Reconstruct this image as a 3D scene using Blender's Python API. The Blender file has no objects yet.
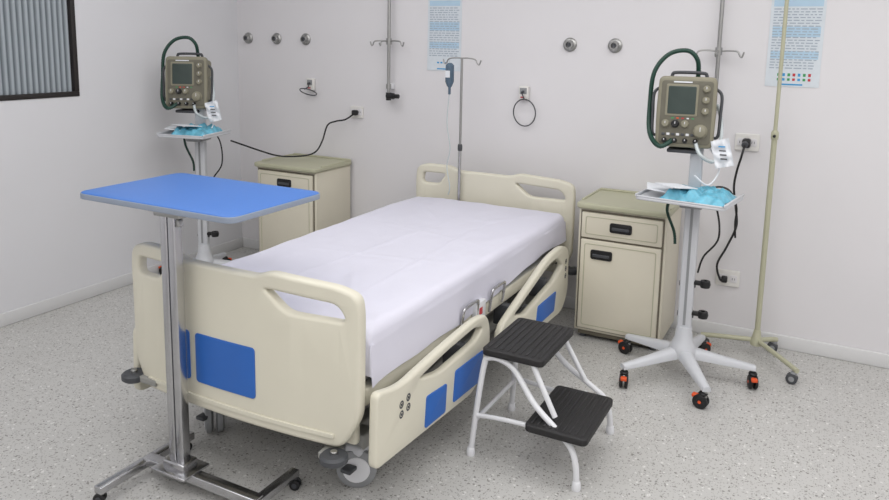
import bpy, bmesh, math, random
from mathutils import Vector, Matrix, noise
random.seed(4)
S=bpy.context.scene
S.view_settings.view_transform='Standard'
PI=math.pi
# ------------------------------------------------------------ materials
def lin(c):
    return tuple(((v/255)/12.92 if v/255<=.04045 else ((v/255+.055)/1.055)**2.4) for v in c)
def mat(name,rgb,rough=.5,metal=0.,var=0.,scale=20.,bump=0.,bscale=200.,spec=.5,alpha=1.,trans=0.,coat=0.):
    m=bpy.data.materials.new(name);m.use_nodes=True
    nt=m.node_tree;b=nt.nodes['Principled BSDF'];c=lin(rgb)
    b.inputs['Base Color'].default_value=(*c,1)
    b.inputs['Roughness'].default_value=rough;b.inputs['Metallic'].default_value=metal
    b.inputs['Specular IOR Level'].default_value=spec
    b.inputs['Alpha'].default_value=alpha;b.inputs['Transmission Weight'].default_value=trans
    b.inputs['Coat Weight'].default_value=coat
    tc=nt.nodes.new('ShaderNodeTexCoord')
    if var>0:
        n=nt.nodes.new('ShaderNodeTexNoise');n.inputs['Scale'].default_value=scale;n.inputs['Detail'].default_value=4
        r=nt.nodes.new('ShaderNodeValToRGB')
        r.color_ramp.elements[0].position=.3;r.color_ramp.elements[1].position=.7
        r.color_ramp.elements[0].color=(*[v*(1-var) for v in c],1);r.color_ramp.elements[1].color=(*[min(1,v*(1+var)) for v in c],1)
        nt.links.new(tc.outputs['Object'],n.inputs['Vector']);nt.links.new(n.outputs['Fac'],r.inputs['Fac']);nt.links.new(r.outputs['Color'],b.inputs['Base Color'])
    if bump>0:
        n=nt.nodes.new('ShaderNodeTexNoise');n.inputs['Scale'].default_value=bscale;n.inputs['Detail'].default_value=3
        bp=nt.nodes.new('ShaderNodeBump');bp.inputs['Strength'].default_value=bump;bp.inputs['Distance'].default_value=.002
        nt.links.new(tc.outputs['Object'],n.inputs['Vector']);nt.links.new(n.outputs['Fac'],bp.inputs['Height']);nt.links.new(bp.outputs['Normal'],b.inputs['Normal'])
    return m
M={}
M['wall']=mat('wall_paint',(221,219,221),.65,var=.012,scale=1.5,bump=.1,bscale=120)
M['wall2']=mat('wall_paint_side',(219,219,222),.65,var=.012,scale=1.5,bump=.1,bscale=120)
M['ceil']=mat('ceiling_paint',(230,230,230),.8,var=.01)
M['trim']=mat('skirting',(214,214,214),.4,var=.01)
M['cream']=mat('cream_plastic',(214,210,193),.4,var=.015,scale=6)
M['cream2']=mat('cabinet_cream',(217,211,193),.45,var=.02,scale=5)
M['olive']=mat('cabinet_top_olive',(180,179,154),.45,var=.02,scale=8)
M['groove']=mat('dark_groove',(112,106,92),.7,var=.02)
M['blue']=mat('blue_panel',(38,98,180),.4,var=.03,scale=8)
M['btop']=mat('blue_laminate',(66,118,196),.4,var=.02,scale=60)
M['bedge']=mat('grey_edge_band',(140,150,166),.5,var=.02)
M['sheet']=mat('white_sheet',(213,212,224),.85,var=.012,scale=3,bump=.2,bscale=900)
M['chrome']=mat('chrome_steel',(190,190,192),.24,1.,var=.03,scale=30)
M['steel']=mat('brushed_steel',(168,168,166),.38,1.,var=.04,scale=40)
M['black']=mat('black_plastic',(20,20,22),.45,var=.1,scale=30)
M['rubber']=mat('black_rubber',(32,31,32),.6,var=.12,scale=90,bump=.5,bscale=400)
M['white']=mat('white_enamel',(222,223,226),.35,var=.01)
M['standw']=mat('stand_grey_white',(200,202,206),.4,var=.015)
M['wheelg']=mat('grey_wheel',(142,144,146),.5,var=.04)
M['dgrey']=mat('dark_grey_plastic',(68,70,74),.5,var=.05)
M['frame']=mat('underframe_grey',(142,142,138),.45,var=.03)
M['vent']=mat('ventilator_taupe',(134,130,112),.55,var=.05,scale=20)
M['ventd']=mat('ventilator_face',(102,99,86),.55,var=.05,scale=20)
M['screen']=mat('lcd_screen',(54,66,62),.2,var=.08,scale=12)
M['green']=mat('green_hose',(16,58,46),.45,var=.1,scale=50)
M['greenp']=mat('pole_pale_olive',(180,179,154),.4,var=.02)
M['bag']=mat('blue_drape',(104,178,202),.35,var=.25,scale=25,bump=.6,bscale=60)
M['paper']=mat('white_paper',(224,227,232),.6,var=.03,scale=60)
M['chart']=mat('chart_paper',(210,217,223),.6,var=.03,scale=30)
M['orange']=mat('orange_lock',(220,84,36),.5,var=.03)
M['red']=mat('red_label',(190,50,60),.5,var=.03)
M['gdot']=mat('green_label',(60,150,90),.5,var=.03)
M['fluid']=mat('iv_chamber',(84,104,122),.25,var=.08,scale=40)
M['clear']=mat('clear_tube',(190,198,200),.25,var=.02)
M['wfr']=mat('window_frame_dark',(38,33,32),.45,var=.05)
M['postb']=mat('poster_blue',(60,150,204),.5,var=.03)
M['postg']=mat('poster_ink',(158,170,184),.6,var=.05)
M['postl']=mat('poster_pale_blue',(176,203,222),.6,var=.03)
M['plate']=mat('socket_plate',(224,222,218),.4,var=.01)
def win_mat():
    m=bpy.data.materials.new('reeded_glass');m.use_nodes=True;nt=m.node_tree;b=nt.nodes['Principled BSDF']
    tc=nt.nodes.new('ShaderNodeTexCoord');sp=nt.nodes.new('ShaderNodeSeparateXYZ');nt.links.new(tc.outputs['Object'],sp.inputs[0])
    ma=nt.nodes.new('ShaderNodeMath');ma.operation='MULTIPLY';ma.inputs[1].default_value=2*PI/.034;nt.links.new(sp.outputs['Y'],ma.inputs[0])
    si=nt.nodes.new('ShaderNodeMath');si.operation='SINE';nt.links.new(ma.outputs[0],si.inputs[0])
    r=nt.nodes.new('ShaderNodeValToRGB');r.color_ramp.elements[0].position=0.0;r.color_ramp.elements[1].position=.8
    r.color_ramp.elements[0].color=(*lin((104,112,118)),1);r.color_ramp.elements[1].color=(*lin((164,172,178)),1)
    ad=nt.nodes.new('ShaderNodeMath');ad.operation='MULTIPLY_ADD';ad.inputs[1].default_value=.5;ad.inputs[2].default_value=.5
    nt.links.new(si.outputs[0],ad.inputs[0]);nt.links.new(ad.outputs[0],r.inputs['Fac']);nt.links.new(r.outputs['Color'],b.inputs['Base Color'])
    b.inputs['Roughness'].default_value=.3
    return m
M['glass']=win_mat()
def floor_mat():
    m=bpy.data.materials.new('terrazzo_vinyl');m.use_nodes=True;nt=m.node_tree;b=nt.nodes['Principled BSDF']
    tc=nt.nodes.new('ShaderNodeTexCoord')
    mixes=[(58,.28,(132,130,126),.74),(105,.30,(146,144,140),.66),(42,.22,(212,211,208),.50),(76,.24,(106,102,96),.86),(140,.34,(136,134,130),.68)]
    n=nt.nodes.new('ShaderNodeTexNoise');n.inputs['Scale'].default_value=3.;n.inputs['Detail'].default_value=6
    nt.links.new(tc.outputs['Object'],n.inputs['Vector'])
    r=nt.nodes.new('ShaderNodeValToRGB');r.color_ramp.elements[0].color=(*lin((182,181,178)),1);r.color_ramp.elements[1].color=(*lin((195,194,191)),1)
    nt.links.new(n.outputs['Fac'],r.inputs['Fac']);col=r.outputs['Color']
    for i,(sc,th,c,keep) in enumerate(mixes):
        v=nt.nodes.new('ShaderNodeTexVoronoi');v.inputs['Scale'].default_value=sc
        mp=nt.nodes.new('ShaderNodeMapping');mp.inputs['Location'].default_value=(i*3.7,i*1.9,i*.77)
        dn=nt.nodes.new('ShaderNodeTexNoise');dn.inputs['Scale'].default_value=sc*1.6
        mx=nt.nodes.new('ShaderNodeMix');mx.data_type='VECTOR';mx.inputs['Factor'].default_value=.012
        nt.links.new(tc.outputs['Object'],dn.inputs['Vector']);nt.links.new(tc.outputs['Object'],mx.inputs['A']);nt.links.new(dn.outputs['Color'],mx.inputs['B'])
        nt.links.new(mx.outputs['Result'],mp.inputs['Vector']);nt.links.new(mp.outputs[0],v.inputs['Vector'])
        lt=nt.nodes.new('ShaderNodeMath');lt.operation='LESS_THAN';lt.inputs[1].default_value=th;nt.links.new(v.outputs['Distance'],lt.inputs[0])
        sx=nt.nodes.new('ShaderNodeSeparateColor');nt.links.new(v.outputs['Color'],sx.inputs[0])
        gt=nt.nodes.new('ShaderNodeMath');gt.operation='GREATER_THAN';gt.inputs[1].default_value=keep;nt.links.new(sx.outputs[0],gt.inputs[0])
        mu=nt.nodes.new('ShaderNodeMath');mu.operation='MULTIPLY';nt.links.new(lt.outputs[0],mu.inputs[0]);nt.links.new(gt.outputs[0],mu.inputs[1])
        mm=nt.nodes.new('ShaderNodeMix');mm.data_type='RGBA';nt.links.new(mu.outputs[0],mm.inputs['Factor'])
        nt.links.new(col,mm.inputs['A']);mm.inputs['B'].default_value=(*lin(c),1);col=mm.outputs['Result']
    nt.links.new(col,b.inputs['Base Color']);b.inputs['Roughness'].default_value=.36
    return m
M['floor']=floor_mat()
# ------------------------------------------------------------ geometry helpers
def link(ob,par=None):
    S.collection.objects.link(ob)
    if par is not None: ob.parent=par
    return ob
def G(name,loc=(0,0,0),rz=0):
    e=bpy.data.objects.new(name,None);e.location=loc;e.rotation_euler=(0,0,rz);e.empty_display_size=.1
    return link(e)
def fin(name,bm,m,par,ang=.6,smooth=True):
    bmesh.ops.recalc_face_normals(bm,faces=bm.faces)
    for f in bm.faces:f.smooth=smooth
    for e in bm.edges:
        if len(e.link_faces)!=2 or e.calc_face_angle(0)>ang:e.smooth=False
    me=bpy.data.meshes.new(name);bm.to_mesh(me);bm.free()
    for x in (m if isinstance(m,(list,tuple)) else [m]):me.materials.append(M[x] if isinstance(x,str) else x)
    return link(bpy.data.objects.new(name,me),par)
def box(name,par,m,lo,hi,bev=.002,seg=2,rot=None,taper=None):
    bm=bmesh.new();bmesh.ops.create_cube(bm,size=1)
    lo=Vector(lo);hi=Vector(hi);c=(lo+hi)/2;d=hi-lo
    for v in bm.verts:
        v.co=Vector((v.co.x*d.x,v.co.y*d.y,v.co.z*d.z))
        if taper and v.co.z>0:v.co.x*=taper;v.co.y*=taper
    if bev>0:bmesh.ops.bevel(bm,geom=bm.edges[:],offset=min(bev,min(abs(x) for x in d)*.48),segments=seg,profile=.5,affect='EDGES',clamp_overlap=True)
    if rot is not None:bmesh.ops.rotate(bm,verts=bm.verts,cent=(0,0,0),matrix=rot)
    bmesh.ops.translate(bm,verts=bm.verts,vec=c)
    return fin(name,bm,m,par,ang=.9 if bev>0 else .5)
def lathe(name,par,m,prof,p,axis=(0,0,1),n=28):
    q=Vector((0,0,1)).rotation_difference(Vector(axis).normalized());p=Vector(p)
    bm=bmesh.new();rings=[]
    for r,h in prof:
        if r<1e-6:rings.append([bm.verts.new(p+q@Vector((0,0,h)))])
        else:rings.append([bm.verts.new(p+q@Vector((r*math.cos(2*PI*i/n),r*math.sin(2*PI*i/n),h))) for i in range(n)])
    for a,b in zip(rings,rings[1:]):
        for i in range(n):
            j=(i+1)%n
            if len(a)==1 and len(b)==1:continue
            if len(a)==1:bm.faces.new((a[0],b[i],b[j]))
            elif len(b)==1:bm.faces.new((a[i],a[j],b[0]))
            else:bm.faces.new((a[i],a[j],b[j],b[i]))
    return fin(name,bm,m,par,ang=.7)
def cyl(name,par,m,p0,p1,r,r1=None,n=20,bev=.15):
    p0=Vector(p0);p1=Vector(p1);L=(p1-p0).length;r1=r if r1 is None else r1;b=min(r*bev,L*.3)
    return lathe(name,par,m,[(0,0),(r-b,0),(r,b),(r1,L-b),(max(r1-b,1e-4),L),(0,L)],p0,p1-p0,n)
def spline(pts,k=8,closed=False):
    P=[Vector(p) for p in pts];n=len(P);out=[]
    rng=range(n if closed else n-1)
    for i in rng:
        if closed:a,b,c,d=P[i-1],P[i],P[(i+1)%n],P[(i+2)%n]
        else:a,b,c,d=P[max(i-1,0)],P[i],P[i+1],P[min(i+2,n-1)]
        for j in range(k):
            t=j/k;out.append(.5*((2*b)+(c-a)*t+(2*a-5*b+4*c-d)*t*t+(3*b-a-3*c+d)*t**3))
    if not closed:out.append(P[-1])
    return out
def tube(name,par,m,pts,r,n=10,k=8,closed=False,smooth=True,rib=0.,ribn=0,sx=1.):
    P=spline(pts,k,closed) if smooth else [Vector(p) for p in pts]
    if ribn:
        L=[0]
        for a,b in zip(P,P[1:]):L.append(L[-1]+(b-a).length)
        Q=[];N=ribn*2
        j=0
        for i in range(N+1):
            s=L[-1]*i/N
            while j<len(L)-2 and L[j+1]<s:j+=1
            t=(s-L[j])/max(L[j+1]-L[j],1e-9);Q.append(P[j].lerp(P[j+1],t))
        P=Q
    bm=bmesh.new();rings=[];N=len(P)
    T=[]
    for i in range(N):
        if closed:t=P[(i+1)%N]-P[i-1]
        else:t=P[min(i+1,N-1)]-P[max(i-1,0)]
        T.append(t.normalized())
    u=T[0].orthogonal().normalized()
    for i in range(N):
        u=(u-T[i]*u.dot(T[i])).normalized();w=T[i].cross(u)
        rr=r*(1+rib*(1 if i%2 else -1))
        rings.append([bm.verts.new(P[i]+u*rr*math.cos(2*PI*j/n)+w*rr*sx*math.sin(2*PI*j/n)) for j in range(n)])
    for i in range(N if closed else N-1):
        a,b=rings[i],rings[(i+1)%N]
        for j in range(n):bm.faces.new((a[j],a[(j+1)%n],b[(j+1)%n],b[j]))
    if not closed:bm.faces.new(rings[0]);bm.faces.new(rings[-1])
    return fin(name,bm,m,par,ang=.9)
def fillet(pts,r,k=6):
    out=[];n=len(pts)
    for i in range(n):
        p=Vector(pts[i][:2]);a=Vector(pts[i-1][:2]);b=Vector(pts[(i+1)%n][:2])
        rr=pts[i][2] if len(pts[i])>2 else r
        da=(a-p);db=(b-p);d=min(rr,da.length*.49,db.length*.49)
        s=p+da.normalized()*d;e=p+db.normalized()*d
        for j in range(k+1):
            t=j/k;out.append((1-t)**2*s+2*t*(1-t)*p+t*t*e)
    return out
def slab(name,par,m,loops,mapf,thick,bev=.006,cuts=None,warp=None):
    """2D outline (+holes) -> rounded slab, mapf(a,b,c)->world"""
    cu=bpy.data.curves.new(name,'CURVE');cu.dimensions='2D';cu.fill_mode='BOTH'
    cu.extrude=max(thick/2-bev,1e-4);cu.bevel_depth=bev;cu.bevel_resolution=2;cu.offset=-bev
    for lp in loops:
        s=cu.splines.new('POLY');s.points.add(len(lp)-1);s.use_cyclic_u=True
        for pt,q in zip(s.points,lp):pt.co=(q[0],q[1],0,1)
    ob=bpy.data.objects.new(name,cu);S.collection.objects.link(ob)
    bpy.context.view_layer.update()
    me=bpy.data.meshes.new_from_object(ob.evaluated_get(bpy.context.evaluated_depsgraph_get()))
    bpy.data.objects.remove(ob);bpy.data.curves.remove(cu)
    bm=bmesh.new();bm.from_mesh(me);bpy.data.meshes.remove(me)
    bmesh.ops.remove_doubles(bm,verts=bm.verts,dist=1e-5)
    if cuts:
        for c in cuts:bmesh.ops.bisect_plane(bm,geom=bm.verts[:]+bm.edges[:]+bm.faces[:],plane_co=(c,0,0),plane_no=(1,0,0))
    for v in bm.verts:
        a,b,c=v.co
        if warp:a,b,c=warp(a,b,c)
        v.co=Vector(mapf(a,b,c))
    return fin(name,bm,m,par,ang=.75)
def caster(par,tag,x,y,R=.03,W=.02,yaw=0,top=.09,wm='black',hub='dgrey',lock=None):
    d=Vector((math.cos(yaw),math.sin(yaw),0));s=Vector((-d.y,d.x,0))
    c=Vector((x,y,R))-d*R*.55
    for k,sg in enumerate((-1,1)):
        o=c+s*sg*W*.55
        lathe('wheel_%s_%d'%(tag,k),par,[wm],[(0,-W*.35),(R*.85,-W*.35),(R,-W*.2),(R,W*.2),(R*.85,W*.35),(0,W*.35)],o,s)
        lathe('hub_%s_%d'%(tag,k),par,[hub],[(0,W*.38*sg),(R*.5,W*.38*sg),(R*.5,W*.3*sg)],o,s)
    lathe('hood_%s'%tag,par,[hub],[(0,R*1.35),(R*.5,R*1.32),(R*.62,R*1.1),(R*.5,R*.9)],Vector((x,y,R))-d*R*.3,(0,0,1))
    cyl('stem_%s'%tag,par,'steel',(x,y,R*1.6),(x,y,top),R*.25)
    if lock:
        e=c-d*R*.75
        box('lock_%s'%tag,par,lock,(e.x-.014,e.y-.014,R*1.35),(e.x+.014,e.y+.014,R*1.35+.016),.004,rot=Matrix.Rotation(yaw,3,'Z'))
        for sg in (-1,1):lathe('cap_%s_%d'%(tag,sg+1),par,lock,[(0,W*.42*sg),(R*.22,W*.42*sg),(R*.22,W*.3*sg)],c+s*sg*W*.55,s)

# ------------------------------------------------------------ room
RX,RY,RH=6.4,-6.2,2.75
box('floor',None,'floor',(-.15,RY-.15,-.1),(RX+.15,.15,0),0)
box('ceiling',None,'ceil',(-.15,RY-.15,RH),(RX+.15,.15,RH+.1),0)
box('wall_back',None,'wall',(-.15,0,0),(RX+.15,.15,RH),0)
box('wall_right',None,'wall',(RX,RY,0),(RX+.15,0,RH),0)
box('wall_front',None,'wall',(-.15,RY-.15,0),(RX+.15,RY,RH),0)
W0,W1,Z0,Z1=-2.75,-1.315,1.222,2.15
bm=bmesh.new()
for lo,hi in [((-.15,RY,0),(0,W0,RH)),((-.15,W1,0),(0,0,RH)),((-.15,W0,0),(0,W1,Z0)),((-.15,W0,Z1),(0,W1,RH))]:
    r=bmesh.ops.create_cube(bm,size=1)['verts']
    for v in r:v.co=Vector([(lo[i]+hi[i])/2+v.co[i]*(hi[i]-lo[i]) for i in range(3)])
fin('wall_left',bm,'wall2',None)
# window
w=G('window_1')
def frame_rect(pre,par,m,y0,y1,z0,z1,t,x0,x1):
    box(pre+'_bottom',par,m,(x0,y0,z0),(x1,y1,z0+t),.003);box(pre+'_top',par,m,(x0,y0,z1-t),(x1,y1,z1),.003)
    box(pre+'_near',par,m,(x0,y0,z0+t),(x1,y0+t,z1-t),.003);box(pre+'_far',par,m,(x0,y1-t,z0+t),(x1,y1,z1-t),.003)
frame_rect('frame',w,'wfr',W0+.001,W1-.001,Z0+.001,Z1-.001,.028,-.09,.006)
bm=bmesh.new();N=320;ys=[W0+.02+(W1-W0-.04)*i/N for i in range(N+1)]
a=[bm.verts.new((-.025+.006*math.sin(y*2*PI/.034),y,Z0+.02)) for y in ys];b=[bm.verts.new((v.co.x,v.co.y,Z1-.02)) for v in a]
for i in range(N):bm.faces.new((a[i],a[i+1],b[i+1],b[i]))
fin('reeded_pane',bm,'glass',w,ang=3)
box('mullion',w,'wfr',(-.07,-2.15,Z0+.03),(-.012,-2.12,Z1-.03),.002)
# skirting
box('baseboard_back',None,'trim',(.012,-.012,.0),(RX-.012,-.0005,.075),.004)
box('baseboard_left',None,'trim',(.0005,RY+.012,.0),(.012,-.0005,.075),.004)
box('baseboard_right',None,'trim',(RX-.012,RY+.012,.0),(RX-.0005,-.0005,.075),.004)

# ------------------------------------------------------------ hospital bed
bed=G('hospital_bed')
XC=2.16
YH,YF=-.222,-2.335
def board(tag,y,bulge,mir):
    out=fillet([(-.44,.285,.03),(.44,.285,.03),(.475,.34,.03),(.505,.40,.04),(.508,.74,.08),(.50,.80,.05),(.43,.822,.08),(.17,.835,.04),(.12,.815,.03),(-.22,.815,.03),(-.27,.838,.04),(-.44,.838,.08),(-.50,.815,.05),(-.508,.75,.08),(-.505,.40,.04),(-.475,.34,.03)],.03)
    h1=fillet([(.15,.778,.02),(.43,.765,.03),(.465,.71,.03),(.24,.708,.03)],.02)
    h2=fillet([(-.455,.785,.02),(-.30,.787,.02),(-.345,.722,.03),(-.465,.72,.03)],.02)
    cuts=[-.5+i*.0625 for i in range(17)]
    slab(tag,bed,'cream',[out,h1[::-1],h2[::-1]],lambda a,b,c:(XC+a,y+c-mir*bulge*(1-(a/.5)**2),b),.045,.012,cuts=cuts)
board('headboard',YH,.0,-1);board('footboard',YF,.035,1)
fy=lambda a:YF-.035*(1-(a/.5)**2)
def panel(tag,a0,a1,z0,z1,m='blue',off=.0235,th=.006,r=.015):
    o=fillet([(a0,z0),(a1,z0),(a1,z1),(a0,z1)],r)
    cuts=[a0+(a1-a0)*i/6 for i in range(1,6)]
    slab(tag,bed,m,[o],lambda a,b,c:(XC+a,fy(a)-off+c,b),th,.002,cuts=cuts)
panel('blue_inlay_main',-.155,.115,.385,.565)
panel('blue_inlay_side',-.30,-.185,.385,.565)
panel('footboard_raised_lip',-.42,.42,.318,.334,'cream',.0235,.012,.006)
box('footboard_lower_step',bed,'cream',(XC-.46,YF+.028,.27),(XC+.46,YF+.06,.5),.01)
# head/foot bumpers
for tag,x,y,z in [('a',XC-.50,YF-.035,.315),('b',XC+.43,YF-.05,.262),('c',XC-.5,YH+.02,.3),('d',XC+.5,YH+.02,.3)]:
    lathe('bumper_'+tag,bed,'dgrey',[(0,-.015),(.038,-.015),(.046,-.008),(.046,.008),(.038,.015),(0,.015)],(x,y,z))
    cyl('bumper_pin_'+tag,bed,'steel',(x,y,z-.025),(x,y,z+.025),.012)
    box('bumper_arm_'+tag,bed,'frame',(min(x,XC+(.38 if x>XC else -.38))-.005,y-.012,z-.012),(max(x,XC+(.38 if x>XC else -.38))+.005,y+.05,z+.012),.004)
# deck and mattress
box('deck_rail_near',bed,'cream',(2.60,YF+.06,.40),(2.64,YH-.05,.46),.006)
box('deck_rail_far',bed,'cream',(1.68,YF+.06,.40),(1.72,YH-.05,.46),.006)
for i in range(4):
    y0=-2.27+i*.5;box('deck_panel_%d'%i,bed,'frame',(1.72,y0,.44),(2.60,y0+.48,.475),.006)
for i in range(6):box('deck_cross_%d'%i,bed,'dgrey',(1.70,-2.2+i*.37,.37),(2.62,-2.16+i*.37,.42),.004)
# lower chassis
box('chassis_near',bed,'frame',(2.44,-2.12,.15),(2.49,-.42,.21),.008)
box('chassis_far',bed,'frame',(1.82,-2.12,.15),(1.87,-.42,.21),.008)
box('chassis_foot',bed,'frame',(1.76,-2.14,.145),(2.54,-2.07,.205),.008)
box('chassis_head',bed,'frame',(1.76,-.47,.145),(2.54,-.40,.205),.008)
for i,(x,s) in enumerate([(1.93,1),(2.37,1)]):
    for j,y in enumerate((-1.85,-.95)):
        tube('lift_arm_%d_%d'%(i,j),bed,'frame',[(x,y,.2),(x,y+.22,.39)],.022,smooth=False)
    cyl('actuator_%d'%i,bed,'dgrey',(x,-1.6,.23),(x,-1.1,.35),.028)
cyl('cross_shaft_a',bed,'dgrey',(1.85,-1.85,.2),(2.45,-1.85,.2),.018);cyl('cross_shaft_b',bed,'dgrey',(1.85,-.95,.2),(2.45,-.95,.2),.018)
cyl('crank_shaft',bed,'chrome',(2.2,-2.3,.33),(2.2,-1.5,.35),.011)
for k,(x,y,yw) in enumerate([(1.79,-2.10,-.8),(2.50,-2.12,.5),(1.79,-.44,1.2),(2.50,-.44,.5)]):
    d=Vector((math.cos(yw),math.sin(yw),0));s=Vector((-d.y,d.x,0));c=Vector((x,y,.0725))
    for sg in (-1,1):
        lathe('bed_wheel_%d_%d'%(k,(sg+1)//2),bed,'wheelg',[(0,-.016),(.055,-.016),(.06,-.014),(.0715,-.01),(.0725,0),(.0715,.01),(.06,.014),(.055,.016),(0,.016)],c+s*sg*.022,s)
        lathe('bed_wheel_disc_%d_%d'%(k,(sg+1)//2),bed,'white',[(0,.022),(.046,.019),(.05,.014),(.03,0)],c+s*sg*.022,s*sg)
    box('wheel_hood_%d'%k,bed,'standw',(x-.035,y-.035,.12),(x+.035,y+.035,.158),.014)
    box('brake_pedal_%d'%k,bed,'dgrey',(x-.012,y-.09,.085),(x+.03,y-.045,.1),.004)
# mattress with draped sheet
def crease(x,y,p0,p1,wd):
    a=Vector(p0);b=Vector(p1);p=Vector((x,y));t=max(0,min(1,(p-a).dot(b-a)/(b-a).length_squared))
    d=(p-(a+(b-a)*t)).length
    return math.exp(-(d/wd)**2)*math.sin(PI*min(1,max(0,t*.9+.05)))
CR=[((1.75,-1.0),(2.6,-1.15),.012),((1.8,-1.6),(2.6,-1.45),.014),((2.05,-2.2),(2.2,-.5),.012),((2.42,-2.1),(2.36,-.7),.010),((1.75,-.45),(2.2,-.9),.018),((2.5,-2.2),(2.2,-1.7),.018),((1.8,-2.2),(2.1,-1.8),.020),((2.55,-.4),(2.3,-.8),.018)]
def sheet():
    bm=bmesh.new()
    xl,xr,top=1.70,2.628,.655
    y0,y1=YF+.075,YH-.075
    NY=220;rows=[]
    for i in range(NY+1):
        t=i/NY;y=y0+(y1-y0)*t
        hemR=.455+.05*t+.010*math.sin(t*9+1)+.004*math.sin(t*31);hemL=.47
        pr=[]
        n1=14
        for j in range(n1):pr.append((xl-.012,hemL+(top-.04-hemL)*j/n1,'L'))
        for j in range(8):
            a=PI/2*j/8;pr.append((xl-.012+.04-.04*math.cos(a),top-.04+.04*math.sin(a),'T'))
        NX=100
        for j in range(NX+1):pr.append((xl+.03+(xr-xl-.06)*j/NX,top,'T'))
        for j in range(1,9):
            a=PI/2*j/8;pr.append((xr+.012-.04+.04*math.sin(a),top-.04+.04*math.cos(a),'T'))
        for j in range(1,n1+1):pr.append((xr+.012,top-.04+(hemR-(top-.04))*j/n1,'R'))
        row=[]
        for (x,z,k) in pr:
            p=Vector((x,y,z))
            if k=='T':
                s=noise.noise(Vector((x*2.2,y*1.6,1)))*.006+noise.noise(Vector((x*7+y*2,y*2.2,4)))*.004
                s+=-.006*abs(noise.noise(Vector((x*3+y*6,y*2-x*4,9))))+.003*abs(noise.noise(Vector((x*12-y*3,y*3,2))))
                for q0,q1,wd in CR:s+=.0035*crease(x,y,q0,q1,wd)
                e=min(t,1-t);s-=.03*max(0,1-e/.02)**2
                p.z+=s
            else:
                dn=(top-z)/(top-.45)
                f=math.sin(y*13+2*math.sin(y*5))*.005*dn+noise.noise(Vector((y*5,z*4,2)))*.009*dn
                p.x+=(f+.010*dn)*(1 if k=='R' else -1)
                if k=='R' and t<.10:p.x+=(.10-t)*.12*dn
            row.append(bm.verts.new(p))
        rows.append(row)
    for a,b in zip(rows,rows[1:]):
        for j in range(len(a)-1):bm.faces.new((a[j],a[j+1],b[j+1],b[j]))
    for row in (rows[0],rows[-1]):
        low=[bm.verts.new((v.co.x,v.co.y+(-.004 if row is rows[0] else .004),min(v.co.z,.50))) for v in row]
        for j in range(len(row)-1):
            bm.faces.new((row[j],row[j+1],low[j+1],low[j]))
    return fin('draped_sheet',bm,'sheet',bed,ang=1.6)
sheet()
box('mattress',bed,'blue',(1.712,YF+.085,.476),(2.616,YH-.085,.63),.02,3)
# side rails (outline in (y,z) plane)
def rail(tag,x,outl,holes,inl,inlx):
    slab(tag,bed,'cream',[fillet(outl,.04)]+[fillet(h,.03)[::-1] for h in holes],lambda a,b,c:(x+c,a,b),.034,.010)
    for i,o in enumerate(inl):
        slab('%s_inlay_%d'%(tag,i),bed,'blue',[fillet(o,.012)],lambda a,b,c:(inlx+c,a,b),.006,.002)
for sd,x,ix in (('near',2.700,2.7185),('far',1.62,1.6015)):
    f=[(-2.335,.225,.03),(-1.62,.18,.05),(-1.47,.25,.07),(-1.455,.39,.06),(-1.49,.475,.05),(-1.60,.49,.08),(-1.90,.475,.2),(-2.18,.45,.06),(-2.325,.485,.03)]
    fh=[(-2.06,.425,.02),(-1.87,.445,.1),(-1.61,.455,.03),(-1.53,.43,.03),(-1.60,.395,.03),(-1.90,.385,.05)]
    rail('foot_side_rail_'+sd,x,f,[fh],[[(-2.02,.222),(-1.865,.215),(-1.855,.325),(-2.01,.34)],[(-1.80,.222),(-1.56,.21),(-1.53,.335),(-1.785,.345)]],ix)
    h=[(-1.36,.20,.05),(-.52,.17,.06),(-.43,.25,.06),(-.44,.50,.06),(-.55,.54,.06),(-.75,.53,.08),(-1.15,.42,.1),(-1.35,.36,.06)]
    hh=[(-1.20,.37,.02),(-.76,.485,.05),(-.62,.49,.03),(-.53,.43,.03),(-.66,.38,.03),(-1.05,.33,.03)]
    rail('head_side_rail_'+sd,x,h,[hh],[[(-1.22,.225),(-1.02,.222),(-1.0,.29),(-1.20,.295)],[(-.92,.22),(-.66,.22),(-.64,.32),(-.90,.32)]],ix)
    s=1 if sd=='near' else -1
    for k,y in enumerate((-2.1,-1.65,-1.15,-.7)):
        box('rail_hinge_%s_%d'%(sd,k),bed,'dgrey',(min(x-s*.015,XC+s*.44),y-.02,.30),(max(x-s*.015,XC+s*.44),y+.02,.40),.006)
# rail control icons
for i,(y,z) in enumerate([(-2.18,.385),(-2.135,.392),(-2.18,.35),(-2.135,.357),(-.49,.44),(-.49,.40),(-.49,.36)]):
    lathe('icon_%d'%i,bed,'dgrey',[(.008,0),(.011,.001),(.014,.0)],(2.7175,y,z),(1,0,0),n=16)
    box('icon_mark_%d'%i,bed,'dgrey',(2.717,y-.004,z-.004),(2.7185,y+.004,z+.004),0)
# chrome mattress retainers & latch
for i,y in enumerate((-1.62,-1.34)):
    z=.475
    tube('mattress_retainer_%d'%i,bed,'chrome',[(2.655,y,z-.05),(2.665,y,z+.03),(2.668,y+.02,z+.05),(2.668,y+.12,z+.05),(2.665,y+.14,z+.03),(2.655,y+.14,z-.05)],.007,k=5)
box('release_latch',bed,'dgrey',(2.645,-1.47,.42),(2.665,-1.43,.47),.004)
box('warning_label',bed,'red',(2.6655,-1.465,.45),(2.667,-1.435,.48),0)
box('label_plate',bed,'white',(2.642,-1.49,.425),(2.6655,-1.40,.505),.003)
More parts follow.
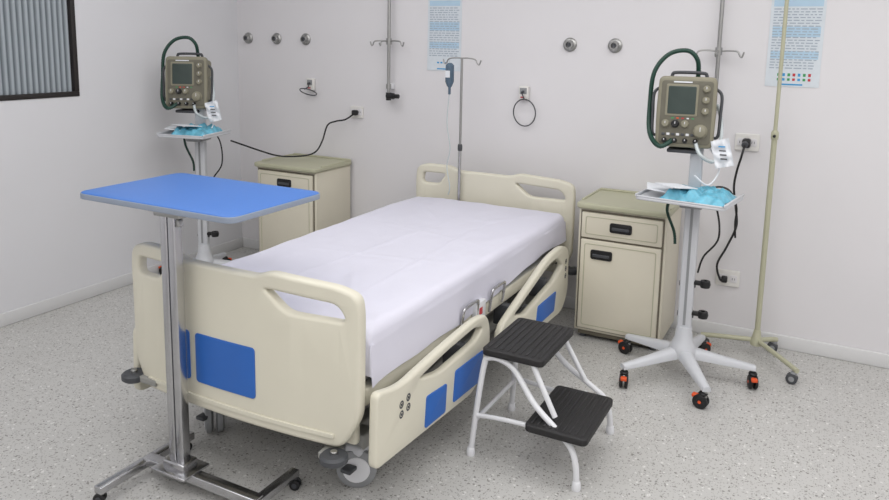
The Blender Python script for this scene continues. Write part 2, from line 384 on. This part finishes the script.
# bed IV pole
iv=G('iv_pole')
px,pyy=1.965,-.268
cyl('pole',iv,'steel',(px,pyy,.476),(px,pyy,1.485),.0075)
cyl('lower_sleeve',iv,'chrome',(px,pyy,.476),(px,pyy,.95),.0095)
lathe('collar',iv,'dgrey',[(0,0),(.012,0),(.014,.01),(.014,.03),(.011,.04),(0,.04)],(px,pyy,.94))
for s in (-1,1):
    tube('hook_%d'%((s+1)//2),iv,'steel',[(px,pyy,1.484),(px+s*.04,pyy,1.485),(px+s*.085,pyy,1.478),(px+s*.10,pyy,1.455),(px+s*.112,pyy,1.45),(px+s*.122,pyy,1.475)],.004,k=6)
ivs=iv
bx=px-.078
tube('bottle_hanger',ivs,'clear',[(bx,pyy,1.478),(bx-.004,pyy,1.46),(bx,pyy,1.45)],.002)
lathe('drip_bottle',ivs,'fluid',[(0,1.455),(.012,1.454),(.025,1.44),(.026,1.345),(.016,1.32),(.008,1.31),(.008,1.27),(0,1.27)],(bx,pyy,0))
box('bottle_label',ivs,'paper',(bx-.014,pyy-.028,1.37),(bx+.014,pyy-.0255,1.41),0)
tube('drip_line',ivs,'clear',[(bx,pyy,1.275),(bx-.012,pyy,1.1),(bx+.012,pyy,.95),(bx-.004,pyy-.005,.84),(bx+.02,pyy-.01,.72),(bx+.01,pyy-.01,.67)],.0032)
# ------------------------------------------------------------ overbed table
tb=G('overbed_table')
TX0,TX1,TY0,TY1=1.561,2.285,-2.495,-2.025
slab('table_top',tb,'btop',[fillet([(TX0,TY0),(TX1,TY0),(TX1,TY1),(TX0,TY1)],.045)],lambda a,b,c:(a,b,1.020+c),.024,.003)
e=.0025;f_=.004
slab('edge_band',tb,'bedge',[fillet([(TX0-e,TY0-e),(TX1+e,TY0-e),(TX1+e,TY1+e),(TX0-e,TY1+e)],.045),fillet([(TX0+f_,TY0+f_),(TX1-f_,TY0+f_),(TX1-f_,TY1-f_),(TX0+f_,TY1-f_)],.045)[::-1]],lambda a,b,c:(a,b,1.019+c),.020,.002)
cx,cyy=1.968,-2.445
box('bracket_main',tb,'steel',(cx-.06,cyy-.02,.985),(cx+.06,-2.08,1.006),.004)
box('bracket_cross',tb,'steel',(cx-.25,-2.30,.99),(cx+.2,-2.26,1.007),.004)
box('column_left',tb,'chrome',(cx-.034,cyy-.018,.05),(cx-.003,cyy+.018,.99),.004)
box('column_right',tb,'chrome',(cx+.003,cyy-.018,.05),(cx+.034,cyy+.018,.99),.004)
box('column_core',tb,'dgrey',(cx-.004,cyy-.012,.05),(cx+.004,cyy+.012,.985),0)
box('column_foot_collar',tb,'chrome',(cx-.05,cyy-.035,.045),(cx+.05,cyy+.035,.11),.006)
box('height_knob_block',tb,'steel',(cx+.034,cyy-.012,.955),(cx+.048,cyy+.012,.98),.004)
box('base_crossbeam',tb,'chrome',(1.80,cyy-.022,.042),(2.33,cyy+.022,.075),.004)
box('base_leg_left',tb,'chrome',(1.79,-2.66,.040),(1.825,-2.24,.068),.004)
box('base_leg_right',tb,'chrome',(2.30,-2.66,.040),(2.335,-2.24,.068),.004)
box('base_plate',tb,'chrome',(cx-.08,cyy-.06,.072),(cx+.08,cyy+.06,.082),.003)
for i,(x,y) in enumerate([(1.808,-2.64),(1.808,-2.26),(2.318,-2.64),(2.318,-2.26)]):
    caster(tb,'t%d'%i,x,y,R=.019,W=.018,yaw=.5+i,top=.045)
# ------------------------------------------------------------ step stool
st=G('step_stool')
def tread(tag,x0,x1,y0,y1,z):
    slab(tag,st,'rubber',[fillet([(x0,y0),(x1,y0),(x1,y1),(x0,y1)],.025)],lambda a,b,c:(a,b,z-.014+c),.028,.006)
    for i in range(9):
        xx=x0+.022+(x1-x0-.044)*i/8
        box(tag+'_rib_%d'%i,st,'rubber',(xx-.005,y0+.02,z-.001),(xx+.005,y1-.02,z+.003),.0015,1)
tread('top_tread',2.797,3.045,-1.728,-1.350,.433)
tread('lower_tread',3.005,3.240,-1.795,-1.425,.210)
for s,y in (('near',-1.71),('far',-1.38)):
    sg=-1 if s=='near' else 1
    yb=y+.035*sg
    tube('side_frame_'+s,st,'white',[(2.775,yb+.005*sg,.012),(2.79,yb-.01*sg,.20),(2.805,y,.365),(2.825,y,.393),(2.87,y,.396),(2.93,y,.366),(3.02,yb-.01*sg,.268),(3.12,yb+.008*sg,.195),(3.175,yb+.018*sg,.15),(3.198,yb+.022*sg,.09),(3.205,yb+.025*sg,.012)],.0115,k=10,n=14)
    tube('front_strut_'+s,st,'white',[(3.0,y,.41),(3.03,y+.006*sg,.355),(3.10,y+.015*sg,.23)],.0105,k=8,n=14)
    for k,(x,yy) in enumerate(((2.775,yb+.005*sg),(3.205,yb+.025*sg))):
        lathe('foot_%s_%d'%(s,k),st,'white' ,[(0,0),(.016,0),(.017,.006),(.015,.03),(.011,.034),(0,.034)],(x,yy,0))
tube('cross_bar_rear',st,'white',[(2.785,-1.742,.14),(2.785,-1.357,.14)],.009,smooth=False)
tube('cross_bar_front',st,'white',[(3.115,-1.765,.184),(3.115,-1.39,.184)],.010,smooth=False)
tube('lower_support_near',st,'white',[(2.79,-1.74,.165),(2.95,-1.745,.18),(3.2,-1.75,.182)],.009)
tube('lower_support_far',st,'white',[(2.79,-1.36,.165),(2.95,-1.42,.18),(3.2,-1.45,.182)],.009)
# ------------------------------------------------------------ bedside cabinets
def cabinet(name,x0,x1,zt):
    g=G(name);yf=-.425;yb=-.022;zb=.045
    box('carcass',g,'cream2',(x0,yf+.018,zb),(x1,yb,zt),.006)
    box('plinth',g,'groove',(x0+.02,yf+.03,.02),(x1-.02,yb-.02,zb+.005),.003)
    for i,(x,y) in enumerate([(x0+.04,yf+.06),(x1-.04,yf+.06),(x0+.04,yb-.05),(x1-.04,yb-.05)]):
        lathe('glide_%d'%i,g,'dgrey',[(0,0),(.018,0),(.018,.012),(.012,.022),(0,.022)],(x,y,0))
    slab('top',g,'olive',[fillet([(x0-.012,yf-.012),(x1+.012,yf-.012),(x1+.012,yb+.01),(x0-.012,yb+.01)],.03)],lambda a,b,c:(a,b,zt+.016+c),.03,.009)
    box('rim_back',g,'olive',(x0,yb-.012,zt+.028),(x1,yb+.008,zt+.042),.006)
    box('rim_left',g,'olive',(x0-.008,yf+.07,zt+.028),(x0+.006,yb,zt+.038),.005)
    box('rim_right',g,'olive',(x1-.006,yf+.07,zt+.028),(x1+.008,yb,zt+.038),.005)
    xm=(x0+x1)/2;L,R=x0+.02,x1-.02
    box('front_recess',g,'groove',(x0+.012,yf+.012,zb+.015),(x1-.012,yf+.02,zt-.01),.001)
    def face(tag,z0,z1,hx,hz):
        box(tag,g,'cream2',(L,yf,z0),(R,yf+.018,z1),.006,3)
        o=fillet([(L+.022,z0+.02),(R-.022,z0+.02),(R-.022,z1-.02),(L+.022,z1-.02)],.012)
        i=fillet([(L+.026,z0+.024),(R-.026,z0+.024),(R-.026,z1-.024),(L+.026,z1-.024)],.011)
        slab(tag+'_bead',g,'olive',[o,i[::-1]],lambda a,b,c:(a,yf-.0005+c,b),.003,.0008)
        slab(tag+'_handle_cup',g,'black',[fillet([(hx-.058,hz-.026),(hx+.058,hz-.026),(hx+.058,hz+.026),(hx-.058,hz+.026)],.014)],lambda a,b,c:(a,yf-.003+c,b),.008,.003)
        slab(tag+'_handle_grip',g,'dgrey',[fillet([(hx-.045,hz-.012),(hx+.045,hz-.012),(hx+.045,hz+.004),(hx-.045,hz+.004)],.005)],lambda a,b,c:(a,yf-.009+c,b),.008,.003)
    face('drawer',zt-.155,zt-.018,xm,zt-.085)
    face('door',zb+.02,zt-.165,L+.115,zt-.240)
    return g
cabinet('bedside_cabinet',2.752,3.212,.722)
cabinet('bedside_cabinet',.525,1.012,.730)
# ------------------------------------------------------------ ventilators on stands
def ventilator(x,y,rz,base_rot,ztray,zdev,dev_rz,dx,tw,tray_rz,seed):
    g=G('ventilator_cart',(x,y,0),rz)
    for k in range(5):
        a=base_rot+k*2*PI/5;d=Vector((math.cos(a),math.sin(a),0));R=.33
        bm=bmesh.new();s=Vector((-d.y,d.x,0));rg=[]
        for t,zc,w_,h in [(.0,.135,.034,.05),(.25,.128,.030,.044),(.6,.112,.024,.034),(1,.096,.018,.022)]:
            c=d*R*t+Vector((0,0,zc));rg.append([bm.verts.new(c+s*w_*p+Vector((0,0,h/2*q))) for p,q in ((-1,-1),(1,-1),(1,.4),(.5,1),(-.5,1),(-1,.4))])
        for A,B in zip(rg,rg[1:]):
            for j in range(6):bm.faces.new((A[j],A[(j+1)%6],B[(j+1)%6],B[j]))
        bm.faces.new(rg[0]);bm.faces.new(rg[-1])
        fin('base_leg_%d'%k,bm,'standw',g,ang=.9)
        e=d*(R-.012)
        caster(g,'c%d'%k,e.x,e.y,R=.033,W=.022,yaw=a+.9+k*.8,top=.10,wm='black',hub='black',lock='orange')
    lathe('base_hub',g,'standw',[(0,.11),(.06,.11),(.065,.14),(.055,.17),(.042,.20),(.036,.26),(0,.26)],(0,0,0))
    slab('column',g,'standw',[fillet([(-.033,-.022),(.033,-.022),(.033,.022),(-.033,.022)],.012)],lambda a,b,c:(a,b,(.18+ztray)/2+c),ztray-.18,.002)
    box('column_groove',g,'wheelg',(-.006,-.0235,.27),(.006,-.0215,ztray-.05),0)
    for k,z in enumerate((.33,.48)):
        box('hose_hook_arm_%d'%k,g,'black',(.03,-.02,z-.008),(.075,.01,z+.010),.004)
        lathe('hose_hook_cup_%d'%k,g,'black',[(.010,-.016),(.021,-.016),(.025,.0),(.021,.016),(.010,.016),(.010,-.016)],(.08,-.005,z))
        cyl('clamp_%d'%k,g,'dgrey',(-.036,0,z-.012),(.038,0,z-.012),.014)
    # tray (own small rotation)
    tr=bpy.data.objects.new('tray_assembly',None);link(tr,g);tr.matrix_local=Matrix.Rotation(tray_rz,4,'Z')
    td=.17
    slab('tray',tr,'standw',[fillet([(-tw,-td-.06),(tw,-td-.06),(tw,td-.06),(-tw,td-.06)],.03)],lambda a,b,c:(a,b,ztray-.006+c),.014,.005)
    for tag,lo,hi in [('l',(-tw,-td-.055,ztray),(-tw+.008,td-.065,ztray+.014)),('r',(tw-.008,-td-.055,ztray),(tw,td-.065,ztray+.014)),('f',(-tw+.01,-td-.06,ztray),(tw-.01,-td-.052,ztray+.008))]:
        box('tray_rim_'+tag,tr,'standw',lo,hi,.003)
    box('tray_bracket',g,'wheelg',(-.05,-.1,ztray-.05),(.05,.05,ztray-.014),.006)
    box('mount_post',g,'standw',(-.028,-.015,ztray),(.028,.03,zdev+.02),.006)
    box('mount_plate',g,'dgrey',(-.07+dx,-.06,zdev-.022),(.07+dx,.08,zdev-.004),.006)
    bm=bmesh.new();n=30;gr=[]
    for i in range(n+1):
        row=[]
        for j in range(n+1):
            u=i/n;v=j/n
            px_=-tw*.45+tw*1.38*u+.02*noise.noise(Vector((v*5,u*2,3)));py_=-.215+.25*v+.02*noise.noise(Vector((u*5,v*2,7)))
            e=min(1,min(u,1-u,v,1-v)*9)
            z=ztray+.006+e*(.022+.034*abs(noise.noise(Vector((u*5,v*5,5.+seed))))+.018*abs(noise.noise(Vector((u*13,v*13,1)))))
            row.append(bm.verts.new((px_,py_,z)))
        gr.append(row)
    for i in range(n):
        for j in range(n):bm.faces.new((gr[i][j],gr[i+1][j],gr[i+1][j+1],gr[i][j+1]))
    fin('blue_circuit_bag',bm,'bag',tr,ang=1.2)
    q=Matrix.Rotation(.35,3,'Z')@Matrix.Rotation(.12,3,'Y')
    box('instruction_sheet',tr,'paper',(-tw+.02,-.20,ztray+.030),(-tw+.17,-.03,ztray+.033),0,rot=q)
    box('instruction_sheet_2',tr,'paper',(-tw+.10,-.225,ztray+.058),(-tw+.23,-.09,ztray+.061),0,rot=Matrix.Rotation(-.5,3,'Z')@Matrix.Rotation(-.1,3,'X'))
    R=Matrix.Rotation(dev_rz,4,'Z')@Matrix.Rotation(-.10,4,'X')
    dv=bpy.data.objects.new('ventilator_unit',None);link(dv,g);dv.matrix_local=Matrix.Translation((dx,0,zdev))@R
    W,H,D=.125,.32,.075
    box('case_rear',dv,'vent',(-W+.008,-D+.03,.0),(W-.008,D,H-.012),.02,4)
    slab('face_bezel',dv,'vent',[fillet([(-W,0),(W,0),(W+.004,H*.5),(W,H),(-W,H),(-W-.004,H*.5)],.028)],lambda a,b,c:(a,-D+.012+c,b),.05,.012)
    slab('face_plate',dv,'ventd',[fillet([(-W+.014,.016),(W-.014,.016),(W-.014,H-.02),(-W+.014,H-.02)],.016)],lambda a,b,c:(a,-D-.013+c,b),.006,.002)
    slab('screen_frame',dv,'vent',[fillet([(-.090,.140),(.05,.140),(.05,.285),(-.090,.285)],.01)],lambda a,b,c:(a,-D-.016+c,b),.006,.002)
    slab('screen',dv,'screen',[fillet([(-.080,.150),(.040,.150),(.040,.275),(-.080,.275)],.006)],lambda a,b,c:(a,-D-.0185+c,b),.004,.001)
    def knob(tag,a,b,r,m='vent',h=.018):
        lathe(tag,dv,m,[(0,0),(r*1.15,0),(r*1.1,h*.3),(r,h*.35),(r*.92,h),(r*.8,h*1.1),(0,h*1.1)],(a,-D-.015,b),(0,-1,0),n=20)
        box(tag+'_mark',dv,'white',(a-.0015,-D-.015-h*1.14,b),(a+.0015,-D-.015-h*1.08,b+r*.7),0)
    for k,b in enumerate((.265,.215,.165)):knob('side_knob_%d'%k,.083,b,.015)
    for k,a in enumerate((-.085,-.042,.0)):knob('lower_knob_%d'%k,a,.105,.016,'black' if k==1 else 'vent')
    knob('main_dial',.068,.075,.028,'vent',.024)
    for k in range(7):box('key_%d'%k,dv,'white' if k%2 else 'dgrey',(-.098+k*.021,-D-.019,.052),(-.084+k*.021,-D-.015,.063),.001)
    for k in range(4):knob('port_%d'%k,-.085+.045*k,.030,.010,'black',.02)
    box('name_strip',dv,'paper',(-.06,-D-.018,.291),(.02,-D-.0155,.297),0)
    for k in range(5):box('led_%d'%k,dv,['gdot','orange','red','white','gdot'][k],(-.06+k*.022,-D-.018,.128),(-.05+k*.022,-D-.015,.134),0)
    tube('top_handle',dv,'dgrey',[(-.075,0,H-.012),(-.075,0,H+.012),(-.055,-.002,H+.022),(.055,-.002,H+.022),(.075,0,H+.012),(.075,0,H-.012)],.008,k=6)
    for s in (-1,1):tube('side_handle_%d'%((s+1)//2),dv,'dgrey',[(s*(W-.004),-.04,.05),(s*(W+.018),-.045,.06),(s*(W+.022),-.045,.15),(s*(W+.022),-.045,.24),(s*(W-.004),-.04,.27)],.007,k=6)
    tube('green_hose',dv,'green',[(-.05,-D-.02,.03),(-.10,-D-.05,.0),(-.155,-.05,.06),(-.168,.0,.20),(-.158,.0,.34),(-.10,.01,.425),(-.02,.02,.445),(.025,.03,.41),(.035,.05,.35),(.03,.085,.26)],.0105,n=12,ribn=90,rib=.10)
    tube('patient_tube',dv,'clear',[(.05,-D-.02,.03),(.08,-D-.06,-.03),(.14,-.08,-.05),(.158,-.05,.06),(.145,-.02,.16),(.130,.0,.2)],.008,n=10,ribn=55,rib=.12)
    tube('sensor_line',dv,'paper',[(.1,-.02,.02),(.16,-.06,-.08),(.12,-.1,-.16),(.06,-.13,-.12)],.004)
    # crumpled clear bag with printed white tag hanging at the side
    bm=bmesh.new();gr=[];n=14
    for i in range(n+1):
        row=[]
        for j in range(n+1):
            u,v=i/n,j/n
            row.append(bm.verts.new((.115+.075*u+.03*v,-.095+.02*noise.noise(Vector((u*4,v*4,seed))),.035-.12*v+.02*u)))
        gr.append(row)
    for i in range(n):
        for j in range(n):bm.faces.new((gr[i][j],gr[i+1][j],gr[i+1][j+1],gr[i][j+1]))
    fin('paper_tag',bm,'paper',dv,ang=1.2)
    for k in range(4):box('tag_print_%d'%k,dv,'postb' if k==0 else 'dgrey',(.150+.004*k,-.1105,.012-.018*k),(.178+.004*k,-.1095,.018-.018*k),0)
    tube('black_loop',g,'black',[(.0,.045,ztray+.05),(.09,.07,ztray-.05),(.12,.04,ztray-.20),(.06,.035,ztray-.30),(.04,.03,ztray-.38)],.0045)
    tube('green_drop',g,'green',[(-.10,-.02,ztray-.02),(-.12,.04,ztray-.10),(-.085,.06,ztray-.20),(-.075,.05,ztray-.26)],.007,n=10,ribn=36,rib=.12)
    return g
ventilator(3.362,-.63,0.05,-1.12,.90,1.118,.06,-.058,.20,-.18,1)
ventilator(.385,-.765,.35,-.9,.985,1.130,.18,-.062,.160,-.1,2)
# ------------------------------------------------------------ pale olive drip stand
ps=G('drip_stand')
sx,sy=3.655,-.175
cyl('pole_lower',ps,'greenp',(sx,sy,.07),(sx,sy,1.15),.0135)
cyl('pole_upper',ps,'greenp',(sx,sy,1.1),(sx,sy,2.05),.0095)
lathe('height_collar',ps,'greenp',[(0,0),(.016,0),(.018,.01),(.018,.035),(.013,.045),(0,.045)],(sx,sy,1.13))
cyl('collar_screw',ps,'black',(sx,sy-.015,1.15),(sx,sy-.04,1.15),.007)
lathe('base_boss',ps,'greenp',[(0,.06),(.03,.06),(.032,.085),(.022,.105),(.016,.14),(0,.14)],(sx,sy,0))
for k,(dx,dy) in enumerate([(.205,-.27),(-.27,-.03),(.09,.10)]):
    L=math.hypot(dx,dy);a=math.atan2(dy,dx)
    tube('base_leg_%d'%k,ps,'greenp',[(sx,sy,.085),(sx+dx*.6,sy+dy*.6,.078),(sx+dx,sy+dy,.07)],.0125)
    caster(ps,'p%d'%k,sx+dx*.97,sy+dy*.97,R=.026,W=.018,yaw=(a+.8) if k<2 else 0,top=.075,wm='dgrey',hub='wheelg')
for s in (-1,1):
    tube('top_hook_%d'%((s+1)//2),ps,'steel',[(sx,sy,2.04),(sx+s*.06,sy,2.05),(sx+s*.1,sy,2.04),(sx+s*.115,sy,2.0),(sx+s*.13,sy,2.02)],.004)
# ------------------------------------------------------------ wall equipment
def wallpole(name,x,zlo,zh,tip):
    g=G(name);y=-.05
    cyl('pole',g,'steel',(x,y,zlo),(x,y,2.3),.0105)
    for z in (zlo+.06,1.95):
        box('wall_clip_%d'%int(z*100),g,'white',(x-.018,-.045,z-.02),(x+.018,-.0005,z+.02),.004)
        lathe('clip_ring_%d'%int(z*100),g,'steel',[(.011,-.015),(.017,-.015),(.017,.015),(.011,.015)],(x,y,z))
    lathe('collar',g,'steel',[(0,-.02),(.018,-.02),(.018,.02),(0,.02)],(x,y,zh))
    for s in (-1,1):
        tube('arm_%d'%((s+1)//2),g,'steel',[(x,y,zh),(x+s*.05,y-.01,zh+.004),(x+s*.095,y-.02,zh),(x+s*.108,y-.022,zh-.022),(x+s*.118,y-.024,zh-.026),(x+s*.126,y-.025,zh-.002)],.0045,k=6)
    tube('arm_front',g,'steel',[(x,y,zh),(x,y-.05,zh+.003),(x,y-.09,zh-.002),(x,y-.10,zh-.025),(x,y-.115,zh-.01)],.0045,k=6)
    if tip:
        cyl('clamp_body',g,'black',(x,y-.02,zlo),(x+.055,y-.02,zlo),.02)
        cyl('clamp_knob',g,'black',(x+.055,y-.02,zlo),(x+.09,y-.02,zlo),.014)
        lathe('end_cap',g,'black',[(0,-.03),(.017,-.03),(.018,.02),(0,.02)],(x,y,zlo))
wallpole('wall_iv_hanger',1.330,1.222,1.570,True)
wallpole('wall_iv_hanger',3.345,1.20,1.555,False)
def outlet(x,z):
    g=G('gas_outlet')
    lathe('flange',g,'steel',[(0,0),(.040,0),(.040,.006),(.034,.012),(.027,.014),(.027,.028),(.023,.034),(.016,.034),(.014,.024),(0,.024)],(x,-.0005,z),(0,-1,0),n=32)
    lathe('probe_port',g,'dgrey',[(0,.026),(.012,.026),(.012,.030),(.006,.030),(0,.027)],(x,-.0005,z),(0,-1,0))
for x in (.105,.367,.624,2.525,2.787):outlet(x,1.573)
def poster(name,x0,x1,z0,z1,seed):
    g=G(name);rnd=random.Random(seed)
    box('sheet',g,'chart',(x0,-.003,z0),(x1,-.0005,z1),0)
    y=-.0036
    def q(tag,m,a0,b0,a1,b1):box(tag,g,m,(x0+a0*(x1-x0),y,z0+b0*(z1-z0)),(x0+a1*(x1-x0),-.0031,z0+b1*(z1-z0)),0)
    q('header','postb',.02,.90,.98,.985);q('header_text','paper',.12,.93,.7,.945)
    q('table_band','postl',.05,.80,.95,.865);q('block_a','postl',.06,.50,.94,.60);q('block_b','postl',.06,.28,.94,.36)
    n=0
    for r in range(22):
        b=.77-r*.028;a=.06
        while a<.88:
            wd=rnd.uniform(.04,.14);box('text_%d'%n,g,'postg',(x0+a*(x1-x0),-.0040,z0+b*(z1-z0)),(x0+min(.94,a+wd)*(x1-x0),-.0037,z0+(b+.010)*(z1-z0)),0);n+=1;a+=wd+.03
    for k in range(7):
        m=['gdot','postb','gdot','red','postb','gdot','red'][k]
        if seed==2:q('dot_%d'%k,m,.22+k*.095,.105,.27+k*.095,.135);q('dotb_%d'%k,m,.22+k*.095,.06,.27+k*.095,.085)
        elif k<3:q('dot_%d'%k,'postb',.3+k*.1,.09,.36+k*.1,.11)
    q('footer','postb',.3,.015,.7,.03)
poster('wall_chart',1.588,1.825,1.395,1.895,1)
poster('wall_chart',3.575,3.825,1.385,1.885,2)
def plate(name,x,z,w=.06,h=.045):
    g=G(name)
    slab('plate',g,'plate',[fillet([(x-w,z-h),(x+w,z-h),(x+w,z+h),(x-w,z+h)],.01)],lambda a,b,c:(a,-.0065+c,b),.012,.003)
    for s in (-.5,.5):
        slab('socket_%s'%('a' if s<0 else 'b'),g,'wall',[fillet([(x+s*w-.018,z-.02),(x+s*w+.018,z-.02),(x+s*w+.018,z+.02),(x+s*w-.018,z+.02)],.008)],lambda a,b,c:(a,-.0135+c,b),.004,.001)
        for k in (-1,1):box('pin_%d_%d'%(k+1,int(s*2+1)),g,'dgrey',(x+s*w+k*.006-.0012,-.0162,z-.006),(x+s*w+k*.006+.0012,-.0155,z+.006),0)
    return g
plate('wall_socket',1.055,1.095,.05,.04);plate('wall_socket',3.515,1.087);plate('wall_socket',3.475,.34)
def cuff_holder(x,z,flat):
    g=G('suction_line_holder')
    box('wall_box',g,'plate',(x-.030,-.03,z-.040),(x+.030,-.0005,z+.042),.006)
    box('box_inset',g,'wheelg',(x-.022,-.031,z-.005),(x+.022,-.0295,z+.032),.001)
    box('label',g,'red',(x-.016,-.0315,z-.028),(x+.008,-.0302,z-.020),0)
    cyl('nozzle',g,'dgrey',(x,-.03,z+.01),(x,-.05,z+.005),.008)
    r=.070;zz=z-.115;pts=[]
    if not flat:
        for k in range(14):
            a=2*PI*k/14+PI/2;pts.append((x+.012+r*math.cos(a),-.03-.008*math.sin(a),zz+r*math.sin(a)*1.15))
        tube('coiled_line',g,'dgrey',pts,.0036,closed=True,k=5)
        tube('line_drop',g,'dgrey',[(x,-.05,z),(x+.012,-.045,z-.03),(x+.012,-.038,zz+r*1.15)],.0036)
    else:
        for k in range(14):
            a=2*PI*k/14+PI/2;pts.append((x+.01+.060*math.cos(a),-.06-.05*math.sin(a),z-.05+.026*math.sin(a)))
        tube('coiled_line',g,'dgrey',pts,.0038,closed=True,k=5)
        tube('line_drop',g,'dgrey',[(x,-.05,z),(x+.02,-.07,z-.012),(x+.01,-.1,z-.03)],.0038)
cuff_holder(2.258,1.282,False);cuff_holder(.675,1.265,True)
# plugs and power cables
c1=G('power_cable')
box('plug',c1,'black',(1.035,-.05,1.075),(1.075,-.017,1.11),.008)
tube('cord',c1,'black',[(1.05,-.05,1.08),(1.0,-.07,1.045),(.93,-.075,1.03),(.87,-.09,1.0),(.85,-.12,.90),(.83,-.16,.83),(.78,-.20,.80),(.68,-.26,.79),(.61,-.32,.80),(.56,-.42,.84),(.48,-.60,.92)],.0055)
c2=G('power_cable')
box('plug',c2,'black',(3.495,-.07,1.062),(3.535,-.017,1.11),.010)
cyl('plug_collar',c2,'dgrey',(3.512,-.07,1.085),(3.512,-.095,1.08),.016)
tube('cord',c2,'black',[(3.512,-.09,1.08),(3.505,-.12,1.03),(3.485,-.10,.94),(3.475,-.07,.85),(3.49,-.05,.74),(3.50,-.05,.64),(3.46,-.05,.52),(3.42,-.05,.42),(3.44,-.05,.34),(3.46,-.04,.335)],.0058)
box('lower_plug',c2,'black',(3.445,-.045,.32),(3.475,-.017,.355),.006)
c3=G('power_cable')
tube('cord',c3,'black',[(3.37,-.58,.86),(3.42,-.40,.90),(3.47,-.22,.86),(3.50,-.12,.76),(3.495,-.07,.66),(3.50,-.055,.58)],.0052)
# ------------------------------------------------------------ lights (ceiling LED panels)
def led(x,y,w,h,p,k):
    g=G('ceiling_light_panel')
    box('frame',g,'white',(x-w/2-.02,y-h/2-.02,RH-.025),(x+w/2+.02,y+h/2+.02,RH-.001),.004)
    L=bpy.data.lights.new('led_%d'%k,'AREA');L.shape='RECTANGLE';L.size=w;L.size_y=h;L.energy=p;L.color=(1,.99,.98)
    o=bpy.data.objects.new('led_%d'%k,L);o.location=(x,y,RH-.03);link(o,g)
k=0
for x,p in ((1.4,14.5),(3.4,18.5),(5.3,20)):
    for y in (-1.5,-3.3,-5.1):
        led(x,y,1.6,1.3,p,k);k+=1
wd=bpy.data.worlds.new('world');S.world=wd;wd.use_nodes=True
wd.node_tree.nodes['Background'].inputs[0].default_value=(.8,.85,.9,1);wd.node_tree.nodes['Background'].inputs[1].default_value=.4
# ------------------------------------------------------------ camera
cd=bpy.data.cameras.new('camera');cam=bpy.data.objects.new('camera',cd);link(cam)
ya,pi_,ro=.48079,.15849,.01931
fw=Vector((-math.sin(ya)*math.cos(pi_),math.cos(ya)*math.cos(pi_),-math.sin(pi_)))
rt=Vector((math.cos(ya),math.sin(ya),0));up=rt.cross(fw)
r2=rt*math.cos(ro)+up*math.sin(ro);u2=-rt*math.sin(ro)+up*math.cos(ro)
mw=Matrix.Identity(4)
for i in range(3):mw[i][0]=r2[i];mw[i][1]=u2[i];mw[i][2]=-fw[i]
mw.translation=Vector((3.901,-4.175,1.585));cam.matrix_world=mw
cd.sensor_width=36;cd.lens=744.36/889*36;cd.shift_y=-(250-159.18)/889;cd.clip_start=.05
S.camera=cam
